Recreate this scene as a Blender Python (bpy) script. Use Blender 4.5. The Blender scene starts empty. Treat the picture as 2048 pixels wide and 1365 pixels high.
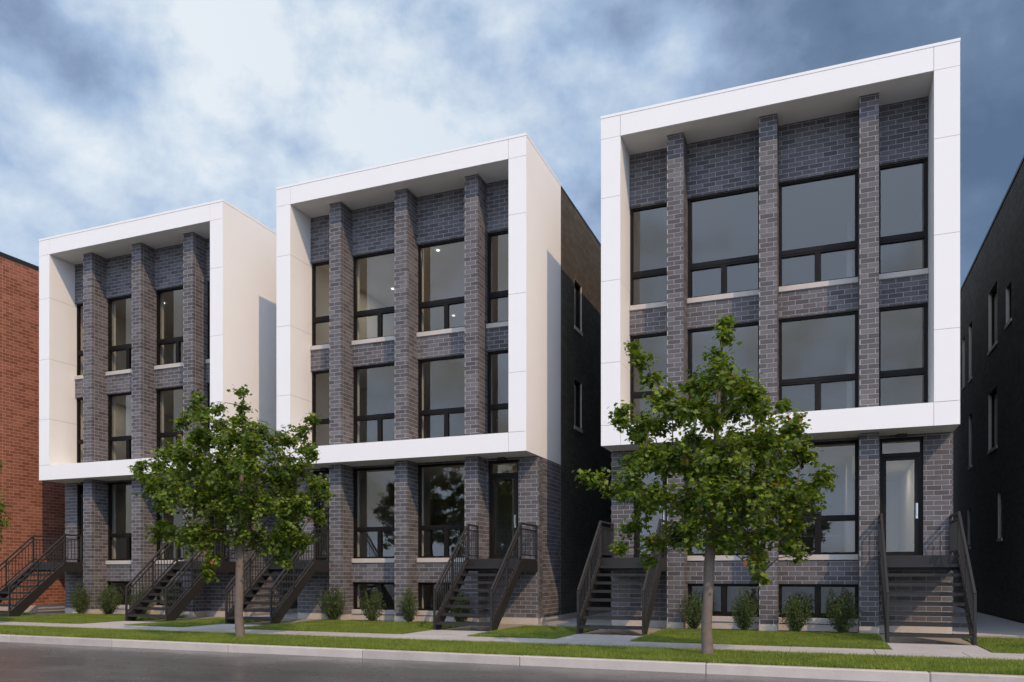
import bpy, bmesh, math, random
import numpy as np
from mathutils import Vector, Matrix, noise
R = math.radians
random.seed(7)
rng = np.random.default_rng(7)
scene = bpy.context.scene
C = scene.collection

# ------------------------------------------------------------------ camera
TH = math.atan(1584.0 / 4008.0)          # yaw of the camera to the left of the facade normal
CAM = Vector((5.01, -18.5, 1.29))
cd = bpy.data.cameras.new('camera')
cd.sensor_width = 36.0
cd.lens = 36.0 * 1584.0 / 2048.0
cd.shift_y = 466.5 / 2048.0
cd.clip_start = 0.1
cd.clip_end = 3000.0
cam = bpy.data.objects.new('camera', cd)
cam.location = CAM
cam.rotation_euler = (R(90), 0, TH)
C.objects.link(cam)
scene.camera = cam

# ------------------------------------------------------------------ sun, sky, exposure
SUN = Vector((1.89, -1.57, 2.28)).normalized()
sl = bpy.data.lights.new('sun', 'SUN')
sl.energy = 2.7
sl.angle = R(0.5)
sl.color = (1.0, 0.71, 0.44)
so = bpy.data.objects.new('sun', sl)
so.rotation_euler = (-SUN).to_track_quat('-Z', 'Y').to_euler()
so.location = SUN * 60
C.objects.link(so)

vs = scene.view_settings
vs.view_transform = 'Standard'
vs.look = 'None'
vs.exposure = 0.0
vs.gamma = 1.0
vs.use_curve_mapping = False

world = bpy.data.worlds.new('World')
scene.world = world
world.use_nodes = True
wn = world.node_tree
wn.nodes.clear()


def nd(tree, typ, **kw):
    n = tree.nodes.new(typ)
    for k, v in kw.items():
        if k in ('ins',):
            for i, val in v.items():
                n.inputs[i].default_value = val
        else:
            setattr(n, k, v)
    return n


def mth(tree, op, a, b=None, clamp=False):
    n = tree.nodes.new('ShaderNodeMath')
    n.operation = op
    n.use_clamp = clamp
    for i, v in enumerate((a, b)):
        if v is None:
            continue
        if isinstance(v, (int, float)):
            n.inputs[i].default_value = v
        else:
            tree.links.new(v, n.inputs[i])
    return n.outputs[0]


def ramp(tree, src, stops):
    n = tree.nodes.new('ShaderNodeValToRGB')
    e = n.color_ramp.elements
    while len(e) > 1:
        e.remove(e[-1])
    e[0].position = stops[0][0]
    e[0].color = (*stops[0][1], 1)
    for p, c in stops[1:]:
        q = e.new(p)
        q.color = (*c, 1)
    tree.links.new(src, n.inputs[0])
    return n.outputs[0]


def build_sky():
    L = wn.links.new
    out = nd(wn, 'ShaderNodeOutputWorld')
    sky = nd(wn, 'ShaderNodeTexSky', sky_type='NISHITA', sun_disc=False)
    sky.sun_elevation = math.asin(SUN.z)
    sky.sun_rotation = math.atan2(SUN.x, SUN.y)
    bg1 = nd(wn, 'ShaderNodeBackground', ins={1: 0.09})
    L(sky.outputs[0], bg1.inputs[0])
    tc = nd(wn, 'ShaderNodeTexCoord')
    sep = nd(wn, 'ShaderNodeSeparateXYZ')
    L(tc.outputs['Generated'], sep.inputs[0])
    mp = nd(wn, 'ShaderNodeMapping')
    mp.inputs['Location'].default_value = (3.06, -3.45, 1.91)
    mp.inputs['Scale'].default_value = (1.0, 1.0, 1.25)
    L(tc.outputs['Generated'], mp.inputs[0])
    n1 = nd(wn, 'ShaderNodeTexNoise')
    for k, v in dict(Scale=3.4, Detail=5.0, Roughness=0.48, Distortion=0.0).items():
        n1.inputs[k].default_value = v
    L(mp.outputs[0], n1.inputs['Vector'])
    n2 = nd(wn, 'ShaderNodeTexNoise')
    for k, v in dict(Scale=10.0, Detail=7.0, Roughness=0.57, Distortion=0.1).items():
        n2.inputs[k].default_value = v
    L(mp.outputs[0], n2.inputs['Vector'])
    # thin bright break in the cloud deck to the north-west, thick slate cloud to the north-east, brighter deck to the south
    def lobe(d, p):
        vm = nd(wn, 'ShaderNodeVectorMath', operation='DOT_PRODUCT')
        vm.inputs[1].default_value = Vector(d).normalized()
        L(tc.outputs['Generated'], vm.inputs[0])
        return mth(wn, 'POWER', mth(wn, 'MAXIMUM', vm.outputs['Value'], 0.0), p)
    n0 = mth(wn, 'ADD', mth(wn, 'MULTIPLY', n1.outputs[0], 0.80), mth(wn, 'MULTIPLY', n2.outputs[0], 0.48))
    br = mth(wn, 'MULTIPLY', lobe((-0.60, 0.88, 0.76), 13.0), mth(wn, 'ADD', 0.08, mth(wn, 'MULTIPLY', n0, 0.50)))
    v = mth(wn, 'MINIMUM', mth(wn, 'ADD', n0, br), 1.05)
    v = mth(wn, 'SUBTRACT', v, mth(wn, 'MULTIPLY', lobe((0.62, 0.80, 0.42), 3.0), 0.29))
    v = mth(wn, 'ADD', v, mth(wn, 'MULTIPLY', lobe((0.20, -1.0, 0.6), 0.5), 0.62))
    v = mth(wn, 'SUBTRACT', v, 0.275)
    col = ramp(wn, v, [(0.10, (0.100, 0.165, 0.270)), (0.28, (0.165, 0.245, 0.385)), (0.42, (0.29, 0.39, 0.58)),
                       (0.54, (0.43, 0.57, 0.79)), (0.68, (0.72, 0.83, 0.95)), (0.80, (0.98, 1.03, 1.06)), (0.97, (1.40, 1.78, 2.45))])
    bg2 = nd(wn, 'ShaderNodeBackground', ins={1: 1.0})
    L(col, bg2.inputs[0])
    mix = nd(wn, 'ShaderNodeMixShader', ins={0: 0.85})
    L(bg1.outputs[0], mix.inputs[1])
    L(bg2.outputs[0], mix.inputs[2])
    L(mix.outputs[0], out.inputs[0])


build_sky()


# ------------------------------------------------------------------ materials
def new_mat(name):
    m = bpy.data.materials.new(name)
    m.use_nodes = True
    t = m.node_tree
    t.nodes.clear()
    out = t.nodes.new('ShaderNodeOutputMaterial')
    return m, t, out


def pbsdf(t, out, col=None, rough=0.6, spec=0.5, metal=0.0):
    b = t.nodes.new('ShaderNodeBsdfPrincipled')
    b.inputs['Roughness'].default_value = rough
    b.inputs['Metallic'].default_value = metal
    b.inputs['Specular IOR Level'].default_value = spec
    if col is not None:
        if isinstance(col, tuple):
            b.inputs['Base Color'].default_value = (*col, 1)
        else:
            t.links.new(col, b.inputs['Base Color'])
    t.links.new(b.outputs[0], out.inputs[0])
    return b


def pos_noise(t, scale, detail=4.0, rough=0.55, stretch=None):
    g = t.nodes.new('ShaderNodeNewGeometry')
    src = g.outputs['Position']
    if stretch:
        mp = t.nodes.new('ShaderNodeMapping')
        mp.inputs['Scale'].default_value = stretch
        t.links.new(src, mp.inputs[0])
        src = mp.outputs[0]
    n = t.nodes.new('ShaderNodeTexNoise')
    n.inputs['Scale'].default_value = scale
    n.inputs['Detail'].default_value = detail
    n.inputs['Roughness'].default_value = rough
    t.links.new(src, n.inputs['Vector'])
    return n.outputs[0]


def bump(t, b, h, strength=0.2, dist=0.01):
    n = t.nodes.new('ShaderNodeBump')
    n.inputs['Strength'].default_value = strength
    n.inputs['Distance'].default_value = dist
    t.links.new(h, n.inputs['Height'])
    t.links.new(n.outputs[0], b.inputs['Normal'])


def vary(t, base, amt, src):
    # multiply a base colour by 1 +- amt driven by a 0..1 value
    n = t.nodes.new('ShaderNodeMix')
    n.data_type = 'RGBA'
    n.blend_type = 'MIX'
    lo = tuple(max(0, c * (1 - amt)) for c in base)
    hi = tuple(c * (1 + amt) for c in base)
    n.inputs[6].default_value = (*lo, 1)
    n.inputs[7].default_value = (*hi, 1)
    t.links.new(src, n.inputs[0])
    return n.outputs[2]


def plain(name, base, rough=0.6, amt=0.12, scale=3.0, bscale=60.0, bstr=0.1, spec=0.4, metal=0.0):
    m, t, out = new_mat(name)
    col = vary(t, base, amt, pos_noise(t, scale, 6.0, 0.6))
    b = pbsdf(t, out, col, rough, spec, metal)
    if bstr:
        bump(t, b, pos_noise(t, bscale, 4.0), bstr, 0.004)
    return m


def brick_mat(name, stops, rough=0.75, spec=0.35, bstr=0.5):
    m, t, out = new_mat(name)
    g = t.nodes.new('ShaderNodeNewGeometry')
    oi = t.nodes.new('ShaderNodeObjectInfo')
    r = mth(t, 'FRACT', mth(t, 'ADD', g.outputs['Random Per Island'], oi.outputs['Random']))
    col = ramp(t, r, stops)
    fine = pos_noise(t, 28.0, 5.0, 0.65, (1.0, 1.0, 2.6))
    mx = t.nodes.new('ShaderNodeMix')
    mx.data_type = 'RGBA'
    mx.blend_type = 'MULTIPLY'
    mx.inputs[0].default_value = 1.0
    t.links.new(col, mx.inputs[6])
    t.links.new(ramp(t, fine, [(0.25, (0.66, 0.66, 0.66)), (0.75, (1.25, 1.25, 1.25))]), mx.inputs[7])
    wear = pos_noise(t, 0.55, 4.0, 0.6)
    mx2 = t.nodes.new('ShaderNodeMix')
    mx2.data_type = 'RGBA'
    mx2.blend_type = 'MULTIPLY'
    mx2.inputs[0].default_value = 1.0
    t.links.new(mx.outputs[2], mx2.inputs[6])
    t.links.new(ramp(t, wear, [(0.3, (0.86, 0.86, 0.86)), (0.7, (1.1, 1.1, 1.1))]), mx2.inputs[7])
    b = pbsdf(t, out, mx2.outputs[2], rough, spec)
    bump(t, b, fine, bstr, 0.006)
    return m


M = {}
M['brick'] = brick_mat('grey_face_brick', [(0.0, (0.078, 0.071, 0.075)), (0.35, (0.104, 0.096, 0.101)), (0.7, (0.126, 0.117, 0.124)), (1.0, (0.158, 0.148, 0.157))])
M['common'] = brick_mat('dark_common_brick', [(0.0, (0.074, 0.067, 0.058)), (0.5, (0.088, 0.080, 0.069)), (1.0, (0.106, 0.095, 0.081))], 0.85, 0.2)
M['red'] = brick_mat('red_face_brick', [(0.0, (0.19, 0.070, 0.045)), (0.5, (0.255, 0.098, 0.064)), (1.0, (0.32, 0.130, 0.088))], 0.85, 0.2)
M['mortar'] = plain('grey_mortar', (0.35, 0.335, 0.345), 0.9, 0.2, 4.0, 200.0, 0.2, 0.1)
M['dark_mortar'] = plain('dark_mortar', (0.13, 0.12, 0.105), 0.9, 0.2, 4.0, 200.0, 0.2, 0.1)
M['tan_mortar'] = plain('tan_mortar', (0.50, 0.30, 0.21), 0.9, 0.2, 4.0, 200.0, 0.2, 0.1)
M['stucco'] = plain('white_stucco_panel', (0.80, 0.79, 0.785), 0.55, 0.025, 1.2, 140.0, 0.06, 0.35)
M['joint'] = plain('grey_joint', (0.22, 0.22, 0.22), 0.9, 0.1)
M['frame'] = plain('black_bronze_aluminium', (0.010, 0.008, 0.007), 0.5, 0.2, 6.0, 80.0, 0.02, 0.18)
M['stone'] = plain('limestone', (0.50, 0.455, 0.42), 0.8, 0.14, 7.0, 90.0, 0.2, 0.3)
M['concrete'] = plain('foundation_concrete', (0.50, 0.45, 0.40), 0.85, 0.18, 5.0, 60.0, 0.3, 0.25)
M['metal'] = plain('charcoal_painted_steel', (0.025, 0.023, 0.023), 0.45, 0.18, 9.0, 120.0, 0.04, 0.32)
M['coping'] = plain('dark_metal_coping', (0.020, 0.020, 0.021), 0.5, 0.15, 4.0, 60.0, 0.03, 0.4)
M['roof'] = plain('grey_roof_membrane', (0.22, 0.22, 0.22), 0.9, 0.15)
M['drywall'] = plain('warm_white_drywall', (0.66, 0.62, 0.56), 0.9, 0.03, 1.0, 100.0, 0.02, 0.2)
M['ceiling'] = plain('white_ceiling', (0.74, 0.72, 0.68), 0.9, 0.02, 1.0, 100.0, 0.02, 0.2)
M['wood'] = plain('oak_floor', (0.20, 0.13, 0.08), 0.4, 0.25, 3.0, 40.0, 0.05, 0.4)
M['cabinet'] = plain('dark_cabinet', (0.075, 0.073, 0.072), 0.4, 0.1)
M['steel'] = plain('brushed_steel', (0.55, 0.54, 0.52), 0.3, 0.08, 20.0, 100.0, 0.03, 0.5, 1.0)


def glass_mat():
    m, t, out = new_mat('coated_window_glass')
    fr = t.nodes.new('ShaderNodeFresnel')
    fr.inputs['IOR'].default_value = 1.86
    tr = t.nodes.new('ShaderNodeBsdfTransparent')
    tr.inputs[0].default_value = (0.84, 0.86, 0.85, 1)
    gl = t.nodes.new('ShaderNodeBsdfGlossy')
    gl.inputs['Roughness'].default_value = 0.0
    gl.inputs['Color'].default_value = (1.0, 0.945, 0.87, 1)
    mx = t.nodes.new('ShaderNodeMixShader')
    gg = t.nodes.new('ShaderNodeNewGeometry')
    t.links.new(mth(t, 'MULTIPLY', fr.outputs[0], mth(t, 'SUBTRACT', 1.0, gg.outputs['Backfacing'])), mx.inputs[0])
    t.links.new(tr.outputs[0], mx.inputs[1])
    t.links.new(gl.outputs[0], mx.inputs[2])
    t.links.new(mx.outputs[0], out.inputs[0])
    return m


M['glass'] = glass_mat()


def lamp_mat():
    m, t, out = new_mat('downlight_glow')
    e = t.nodes.new('ShaderNodeEmission')
    e.inputs[0].default_value = (1.0, 0.95, 0.86, 1)
    e.inputs[1].default_value = 2.2
    t.links.new(e.outputs[0], out.inputs[0])
    return m


M['lamp'] = lamp_mat()


def asphalt_mat():
    m, t, out = new_mat('worn_asphalt')
    streak = pos_noise(t, 1.0, 6.0, 0.65, (0.35, 2.6, 1.0))
    fine = pos_noise(t, 90.0, 5.0, 0.75)
    blot = pos_noise(t, 0.8, 5.0, 0.6)
    base = ramp(t, streak, [(0.30, (0.072, 0.070, 0.069)), (0.52, (0.092, 0.090, 0.089)), (0.72, (0.118, 0.115, 0.113))])
    mx = t.nodes.new('ShaderNodeMix')
    mx.data_type = 'RGBA'
    mx.blend_type = 'MULTIPLY'
    mx.inputs[0].default_value = 1.0
    t.links.new(base, mx.inputs[6])
    t.links.new(ramp(t, fine, [(0.30, (0.62, 0.62, 0.62)), (0.50, (0.95, 0.95, 0.95)), (0.70, (1.42, 1.40, 1.38))]), mx.inputs[7])
    b = pbsdf(t, out, mx.outputs[2], 0.4, 0.5)
    rr = ramp(t, blot, [(0.35, (0.20, 0.20, 0.20)), (0.65, (0.34, 0.34, 0.34))])
    t.links.new(rr, b.inputs['Roughness'])
    bump(t, b, fine, 0.10, 0.004)
    return m


M['asphalt'] = asphalt_mat()


def slab_mat(name, base, amt=0.14):
    m, t, out = new_mat(name)
    a = pos_noise(t, 2.2, 7.0, 0.65)
    f = pos_noise(t, 55.0, 5.0, 0.7)
    oi = t.nodes.new('ShaderNodeObjectInfo')
    s = mth(t, 'ADD', mth(t, 'MULTIPLY', a, 0.55), mth(t, 'MULTIPLY', f, 0.30))
    s = mth(t, 'ADD', s, mth(t, 'MULTIPLY', oi.outputs['Random'], 0.18))
    lo = tuple(c * 0.72 for c in base)
    hi = tuple(c * 1.22 for c in base)
    col = ramp(t, s, [(0.28, lo), (0.5, base), (0.74, hi)])
    b = pbsdf(t, out, col, 0.72, 0.35)
    bump(t, b, f, 0.25, 0.004)
    return m


M['slab'] = slab_mat('sidewalk_concrete', (0.40, 0.375, 0.37))
M['kerb'] = slab_mat('kerb_concrete', (0.42, 0.38, 0.355))
M['gravel'] = plain('pale_gravel', (0.30, 0.27, 0.235), 0.95, 0.55, 38.0, 45.0, 0.9, 0.2)
M['soil'] = plain('lawn_soil', (0.085, 0.095, 0.022), 0.95, 0.4, 12.0, 30.0, 0.6, 0.1)
M['mulch'] = plain('dark_mulch', (0.050, 0.034, 0.024), 0.95, 0.5, 40.0, 50.0, 0.9, 0.1)
M['ground'] = plain('bare_ground', (0.17, 0.155, 0.13), 0.95, 0.3, 2.0, 30.0, 0.5, 0.1)


def leaf_mat(name, stops, transl=0.35, rough=0.5):
    m, t, out = new_mat(name)
    g = t.nodes.new('ShaderNodeNewGeometry')
    col = ramp(t, g.outputs['Random Per Island'], stops)
    n = pos_noise(t, 1.6, 3.0)
    mx = t.nodes.new('ShaderNodeMix')
    mx.data_type = 'RGBA'
    mx.blend_type = 'MULTIPLY'
    mx.inputs[0].default_value = 1.0
    t.links.new(col, mx.inputs[6])
    t.links.new(ramp(t, n, [(0.3, (0.75, 0.80, 0.75)), (0.7, (1.2, 1.15, 1.1))]), mx.inputs[7])
    b = pbsdf(t, out, mx.outputs[2], rough, 0.35)
    tr = t.nodes.new('ShaderNodeBsdfTranslucent')
    hs = t.nodes.new('ShaderNodeHueSaturation')
    hs.inputs['Hue'].default_value = 0.485
    hs.inputs['Saturation'].default_value = 1.1
    hs.inputs['Value'].default_value = 1.86
    t.links.new(mx.outputs[2], hs.inputs['Color'])
    t.links.new(hs.outputs[0], tr.inputs[0])
    ms = t.nodes.new('ShaderNodeMixShader')
    ms.inputs[0].default_value = transl
    t.links.new(b.outputs[0], ms.inputs[1])
    t.links.new(tr.outputs[0], ms.inputs[2])
    t.links.new(ms.outputs[0], out.inputs[0])
    return m


M['leaf'] = leaf_mat('maple_leaf', [(0.0, (0.038, 0.078, 0.010)), (0.4, (0.076, 0.128, 0.015)), (0.75, (0.140, 0.196, 0.021)),
                                    (0.994, (0.185, 0.25, 0.03)), (0.9965, (0.26, 0.075, 0.02)), (1.0, (0.26, 0.06, 0.02))])
M['shrub'] = leaf_mat('shrub_leaf', [(0.0, (0.030, 0.062, 0.014)), (0.5, (0.055, 0.100, 0.022)), (1.0, (0.10, 0.15, 0.04))], 0.3)
M['grass'] = leaf_mat('grass_blade', [(0.0, (0.10, 0.155, 0.024)), (0.5, (0.165, 0.225, 0.036)), (1.0, (0.25, 0.30, 0.06))], 0.3, 0.6)
M['bark'] = plain('grey_maple_bark', (0.155, 0.125, 0.105), 0.9, 0.35, 14.0, 36.0, 0.7, 0.2)
M['twig'] = plain('brown_twig', (0.085, 0.060, 0.045), 0.9, 0.3, 20.0, 60.0, 0.4, 0.2)


# ------------------------------------------------------------------ helpers
class MB:
    """collects boxes and prisms, links them as ONE mesh object"""

    def __init__(self):
        self.v = []
        self.f = []

    def box(self, x0, x1, y0, y1, z0, z1):
        if x1 < x0: x0, x1 = x1, x0
        if y1 < y0: y0, y1 = y1, y0
        if z1 < z0: z0, z1 = z1, z0
        n = len(self.v)
        self.v += [(x0, y0, z0), (x1, y0, z0), (x1, y1, z0), (x0, y1, z0), (x0, y0, z1), (x1, y0, z1), (x1, y1, z1), (x0, y1, z1)]
        self.f += [tuple(n + i for i in q) for q in ((0, 3, 2, 1), (4, 5, 6, 7), (0, 1, 5, 4), (1, 2, 6, 5), (2, 3, 7, 6), (3, 0, 4, 7))]
        return self

    def prism(self, poly, axis, a, b):
        """poly: list of 2D points in the plane perpendicular to axis ('x': (y,z); 'z': (x,y))"""
        n = len(self.v)
        k = len(poly)
        for w in (a, b):
            for p in poly:
                self.v.append((w, p[0], p[1]) if axis == 'x' else (p[0], p[1], w))
        self.f.append(tuple(n + i for i in range(k))[::-1])
        self.f.append(tuple(n + k + i for i in range(k)))
        for i in range(k):
            j = (i + 1) % k
            self.f.append((n + i, n + j, n + k + j, n + k + i))
        return self

    def tube(self, p0, p1, r0, r1, k=8, cap=True):
        p0, p1 = Vector(p0), Vector(p1)
        d = (p1 - p0)
        if d.length < 1e-6: return self
        d.normalize()
        a = d.orthogonal().normalized()
        b = d.cross(a)
        n = len(self.v)
        for p, r in ((p0, r0), (p1, r1)):
            for i in range(k):
                t = 2 * math.pi * i / k
                self.v.append(tuple(p + (a * math.cos(t) + b * math.sin(t)) * r))
        for i in range(k):
            j = (i + 1) % k
            self.f.append((n + i, n + j, n + k + j, n + k + i))
        if cap:
            self.f.append(tuple(n + i for i in range(k))[::-1])
            self.f.append(tuple(n + k + i for i in range(k)))
        return self

    def bar(self, p0, p1, w, h):
        """rectangular bar between two points (w across, h in the vertical plane)"""
        p0, p1 = Vector(p0), Vector(p1)
        d = (p1 - p0).normalized()
        up = Vector((0, 0, 1)) if abs(d.z) < 0.95 else Vector((0, 1, 0))
        s = d.cross(up).normalized()
        u = s.cross(d).normalized()
        n = len(self.v)
        for p in (p0, p1):
            for a, b in ((-1, -1), (1, -1), (1, 1), (-1, 1)):
                self.v.append(tuple(p + s * (a * w / 2) + u * (b * h / 2)))
        self.f += [tuple(n + i for i in q) for q in ((0, 1, 2, 3), (7, 6, 5, 4), (0, 4, 5, 1), (1, 5, 6, 2), (2, 6, 7, 3), (3, 7, 4, 0))]
        return self

    def chain(self, pts, radii, k=8):
        """tapered tube along points with shared rings"""
        n0 = len(self.v)
        P = [Vector(p) for p in pts]
        for i, p in enumerate(P):
            d = (P[min(i + 1, len(P) - 1)] - P[max(i - 1, 0)]).normalized()
            a = d.cross(Vector((0.13, 0.97, 0.21))).normalized()
            b = d.cross(a)
            for j in range(k):
                t = 2 * math.pi * j / k
                self.v.append(tuple(p + (a * math.cos(t) + b * math.sin(t)) * radii[i]))
        for i in range(len(P) - 1):
            for j in range(k):
                j2 = (j + 1) % k
                q = n0 + i * k
                self.f.append((q + j, q + j2, q + k + j2, q + k + j))
        self.f.append(tuple(n0 + j for j in range(k))[::-1])
        self.f.append(tuple(n0 + (len(P) - 1) * k + j for j in range(k)))
        return self

    def mesh(self, name, mat, bevel=0.0, smooth=False):
        me = bpy.data.meshes.new(name)
        me.from_pydata(self.v, [], self.f)
        me.materials.append(M[mat])
        bm = bmesh.new()
        bm.from_mesh(me)
        bmesh.ops.recalc_face_normals(bm, faces=bm.faces[:])
        if bevel:
            bmesh.ops.bevel(bm, geom=bm.edges[:], offset=bevel, segments=1, affect='EDGES', profile=0.5)
        bm.to_mesh(me)
        bm.free()
        if smooth:
            me.polygons.foreach_set('use_smooth', [True] * len(me.polygons))
        me.update()
        return me

    def build(self, name, mat, parent=None, bevel=0.0, smooth=False, kind=None):
        o = bpy.data.objects.new(name, self.mesh(name, mat, bevel, smooth))
        C.objects.link(o)
        if parent:
            o.parent = parent
        if kind:
            o['kind'] = kind
        return o


def empty(name, loc, label, cat, group=None):
    o = bpy.data.objects.new(name, None)
    o.empty_display_size = 0.3
    o.location = loc
    o['label'] = label
    o['category'] = cat
    if group:
        o['group'] = group
    C.objects.link(o)
    return o


def link_mesh(name, me, parent=None, loc=None, scale=None, kind=None):
    o = bpy.data.objects.new(name, me)
    C.objects.link(o)
    if parent: o.parent = parent
    if loc is not None: o.location = loc
    if scale is not None: o.scale = scale
    if kind: o['kind'] = kind
    return o


def fast_mesh(name, verts, tris_or_faces, size, mat):
    """verts Nx3 array, faces as flat index array of polygons of equal size"""
    me = bpy.data.meshes.new(name)
    nv = len(verts)
    nf = len(tris_or_faces) // size
    me.vertices.add(nv)
    me.vertices.foreach_set('co', np.asarray(verts, dtype=np.float32).ravel())
    me.loops.add(nf * size)
    me.loops.foreach_set('vertex_index', np.asarray(tris_or_faces, dtype=np.int32).ravel())
    me.polygons.add(nf)
    me.polygons.foreach_set('loop_start', np.arange(0, nf * size, size, dtype=np.int32))
    me.materials.append(M[mat])
    me.update(calc_edges=True)
    me.validate()
    return me


# ------------------------------------------------------------------ brickwork
BL, BH, MJ = 0.300, 0.110, 0.013       # module length, course height, mortar joint
Z0 = 0.145


def cut_bricks(out, u0, u1, z0, z1, holes=(), phase=0.027, bl=BL):
    """bricks of a running bond inside a rectangle (u along the wall), holes = (u0,u1,z0,z1)"""
    k0 = int(math.floor((z0 - Z0) / BH))
    k1 = int(math.ceil((z1 - Z0) / BH))
    for k in range(k0, k1):
        a, b = max(z0, Z0 + k * BH), min(z1, Z0 + (k + 1) * BH)
        if b - a < 0.03:
            continue
        ba, bb = a + (MJ if a == Z0 + k * BH else 0.0), b
        ph = phase + (bl / 2 if k % 2 else 0.0)
        j0 = int(math.floor((u0 - ph) / bl))
        j1 = int(math.ceil((u1 - ph) / bl))
        mid = 0.5 * (a + b)
        for j in range(j0, j1):
            c, d = max(u0, ph + j * bl), min(u1, ph + (j + 1) * bl)
            segs = [(c, d)]
            for h in holes:
                if h[2] - 1e-4 < mid < h[3] + 1e-4:
                    ns = []
                    for (p, q) in segs:
                        if q <= h[0] or p >= h[1]:
                            ns.append((p, q))
                        else:
                            if p < h[0]: ns.append((p, h[0]))
                            if q > h[1]: ns.append((h[1], q))
                    segs = ns
            for (p, q) in segs:
                e = q - (MJ if abs(q - (ph + (j + 1) * bl)) < 1e-6 else 0.0)
                if e - p > 0.03:
                    out.append((p, e, ba, bb))


def unit_brick():
    m = MB().box(-0.5, 0.5, -0.5, 0.5, -0.5, 0.5)
    return m


_brick_mesh = {}


def brick_mesh(mat):
    if mat not in _brick_mesh:
        _brick_mesh[mat] = unit_brick().mesh('brick', mat)
    return _brick_mesh[mat]


brick_jobs = []      # (parent, mat, list of (centre world, size, outward normal))


def proj_px(p):
    d = Vector(p) - CAM
    z = -d.x * math.sin(TH) + d.y * math.cos(TH)
    if z < 0.3:
        return None
    s = d.x * math.cos(TH) + d.y * math.sin(TH)
    return (1024 + 1584 * s / z, 1149 - 1584 * d.z / z)


def finish_bricks(limit=300):
    """the bricks that show largest become parts of their own, the rest one joined part each"""
    bpy.context.view_layer.update()
    dg = bpy.context.evaluated_depsgraph_get()
    per = {}
    for parent, mat, items in brick_jobs:
        per.setdefault((parent.name, mat), (parent, []))[1].extend(items)
    for (pn, mat), (parent, items) in per.items():
        org = parent.matrix_world.translation
        score = []
        for i, (c, s, n) in enumerate(items):
            a = 0.0
            w = c + org
            f = w + Vector((n[0] * s[0], n[1] * s[1], n[2] * s[2])) * 0.5
            v = CAM - f
            if v.x * n[0] + v.y * n[1] > 0:
                q = proj_px(f)
                if q and 4 < q[0] < 2044 and 4 < q[1] < 1361:
                    u = Vector((s[0] / 2, 0, 0)) if n[0] == 0 else Vector((0, s[1] / 2, 0))
                    e0, e1 = proj_px(f - u), proj_px(f + u)
                    h0, h1 = proj_px(f - Vector((0, 0, s[2] / 2))), proj_px(f + Vector((0, 0, s[2] / 2)))
                    if e0 and e1:
                        a = abs(e1[0] - e0[0]) * abs(h1[1] - h0[1])
            score.append(a)
        order = sorted(range(len(items)), key=lambda i: -score[i])
        chosen = set()
        for i in order:
            if len(chosen) >= limit or score[i] < 40:
                break
            c, s, n = items[i]
            f = c + org + Vector((n[0] * (s[0] / 2 + 0.01), n[1] * (s[1] / 2 + 0.01), 0))
            ok = 0
            u = Vector((s[0] * 0.35, 0, 0)) if n[0] == 0 else Vector((0, s[1] * 0.35, 0))
            for t in (f, f - u, f + u):
                d = t - CAM
                hit = scene.ray_cast(dg, CAM, d.normalized(), distance=d.length - 0.012)
                ok += 0 if hit[0] else 1
            if ok >= 2:
                chosen.add(i)
        bmsh = brick_mesh(mat)
        rest = MB()
        for i, (c, s, n) in enumerate(items):
            if i in chosen:
                link_mesh('brick', bmsh, parent, c, s)
            else:
                rest.box(c.x - s[0] / 2, c.x + s[0] / 2, c.y - s[1] / 2, c.y + s[1] / 2, c.z - s[2] / 2, c.z + s[2] / 2)
        if rest.v:
            rest.build('brickwork', mat, parent, kind='stuff')


def wall_front(items, x0, x1, yface, z0, z1, t=0.03, holes=(), phase=0.027):
    L = []
    cut_bricks(L, x0, x1, z0, z1, holes, phase)
    for (a, b, c, d) in L:
        items.append((Vector(((a + b) / 2, yface + t / 2, (c + d) / 2)), (b - a, t, d - c), (0, -1, 0)))


def wall_side(items, xface, sgn, y0, y1, z0, z1, t=0.03, holes=(), phase=0.05):
    L = []
    cut_bricks(L, y0, y1, z0, z1, holes, phase)
    for (a, b, c, d) in L:
        items.append((Vector((xface - sgn * t / 2, (a + b) / 2, (c + d) / 2)), (t, b - a, d - c), (sgn, 0, 0)))


# ------------------------------------------------------------------ large structure: ground, road, kerb, sidewalk
XW0, XW1 = -70.0, 40.0
KY = -6.85                                   # street face of the kerb
SY0, SY1 = -4.9, -3.58                       # sidewalk
BX = [-19.02, -9.51, 0.0]                    # west edge of each apartment building
BWID = 7.59

MB().box(-1500, 1500, KY + 0.02, 1500, -0.3, -0.03).build('ground', 'ground', kind='structure')
MB().box(-1500, 1500, -1500, KY - 0.0, -0.5, -0.145).build('road', 'asphalt', kind='structure')

kerb = MB().box(XW0, XW1, KY + 0.012, KY + 0.14, -0.32, -0.012).build('kerb', 'joint', kind='structure')
kj = 0.53 - 2.88 * 18
kme = MB().box(0, 2.867, KY, KY + 0.155, -0.30, 0.0)
kmesh = kme.mesh('kerb_stone', 'kerb', bevel=0.012)
for i in range(32):
    link_mesh('kerb_stone', kmesh, kerb, (kj + 2.88 * i + 0.004, random.uniform(-.003, .003), random.uniform(-.002, .002)))

walk = MB().box(XW0, XW1, SY0 + 0.01, SY1 - 0.01, -0.1, -0.006).build('sidewalk', 'joint', kind='structure')
pm = MB().box(0, 1.322, SY0, SY1, -0.09, 0.006).mesh('paving_slab', 'slab', bevel=0.006)
for i in range(42):
    link_mesh('paving_slab', pm, walk, (3.12 - 1.33 * 24 + 1.33 * i + 0.004, 0, random.uniform(-.002, .002)))

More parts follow.
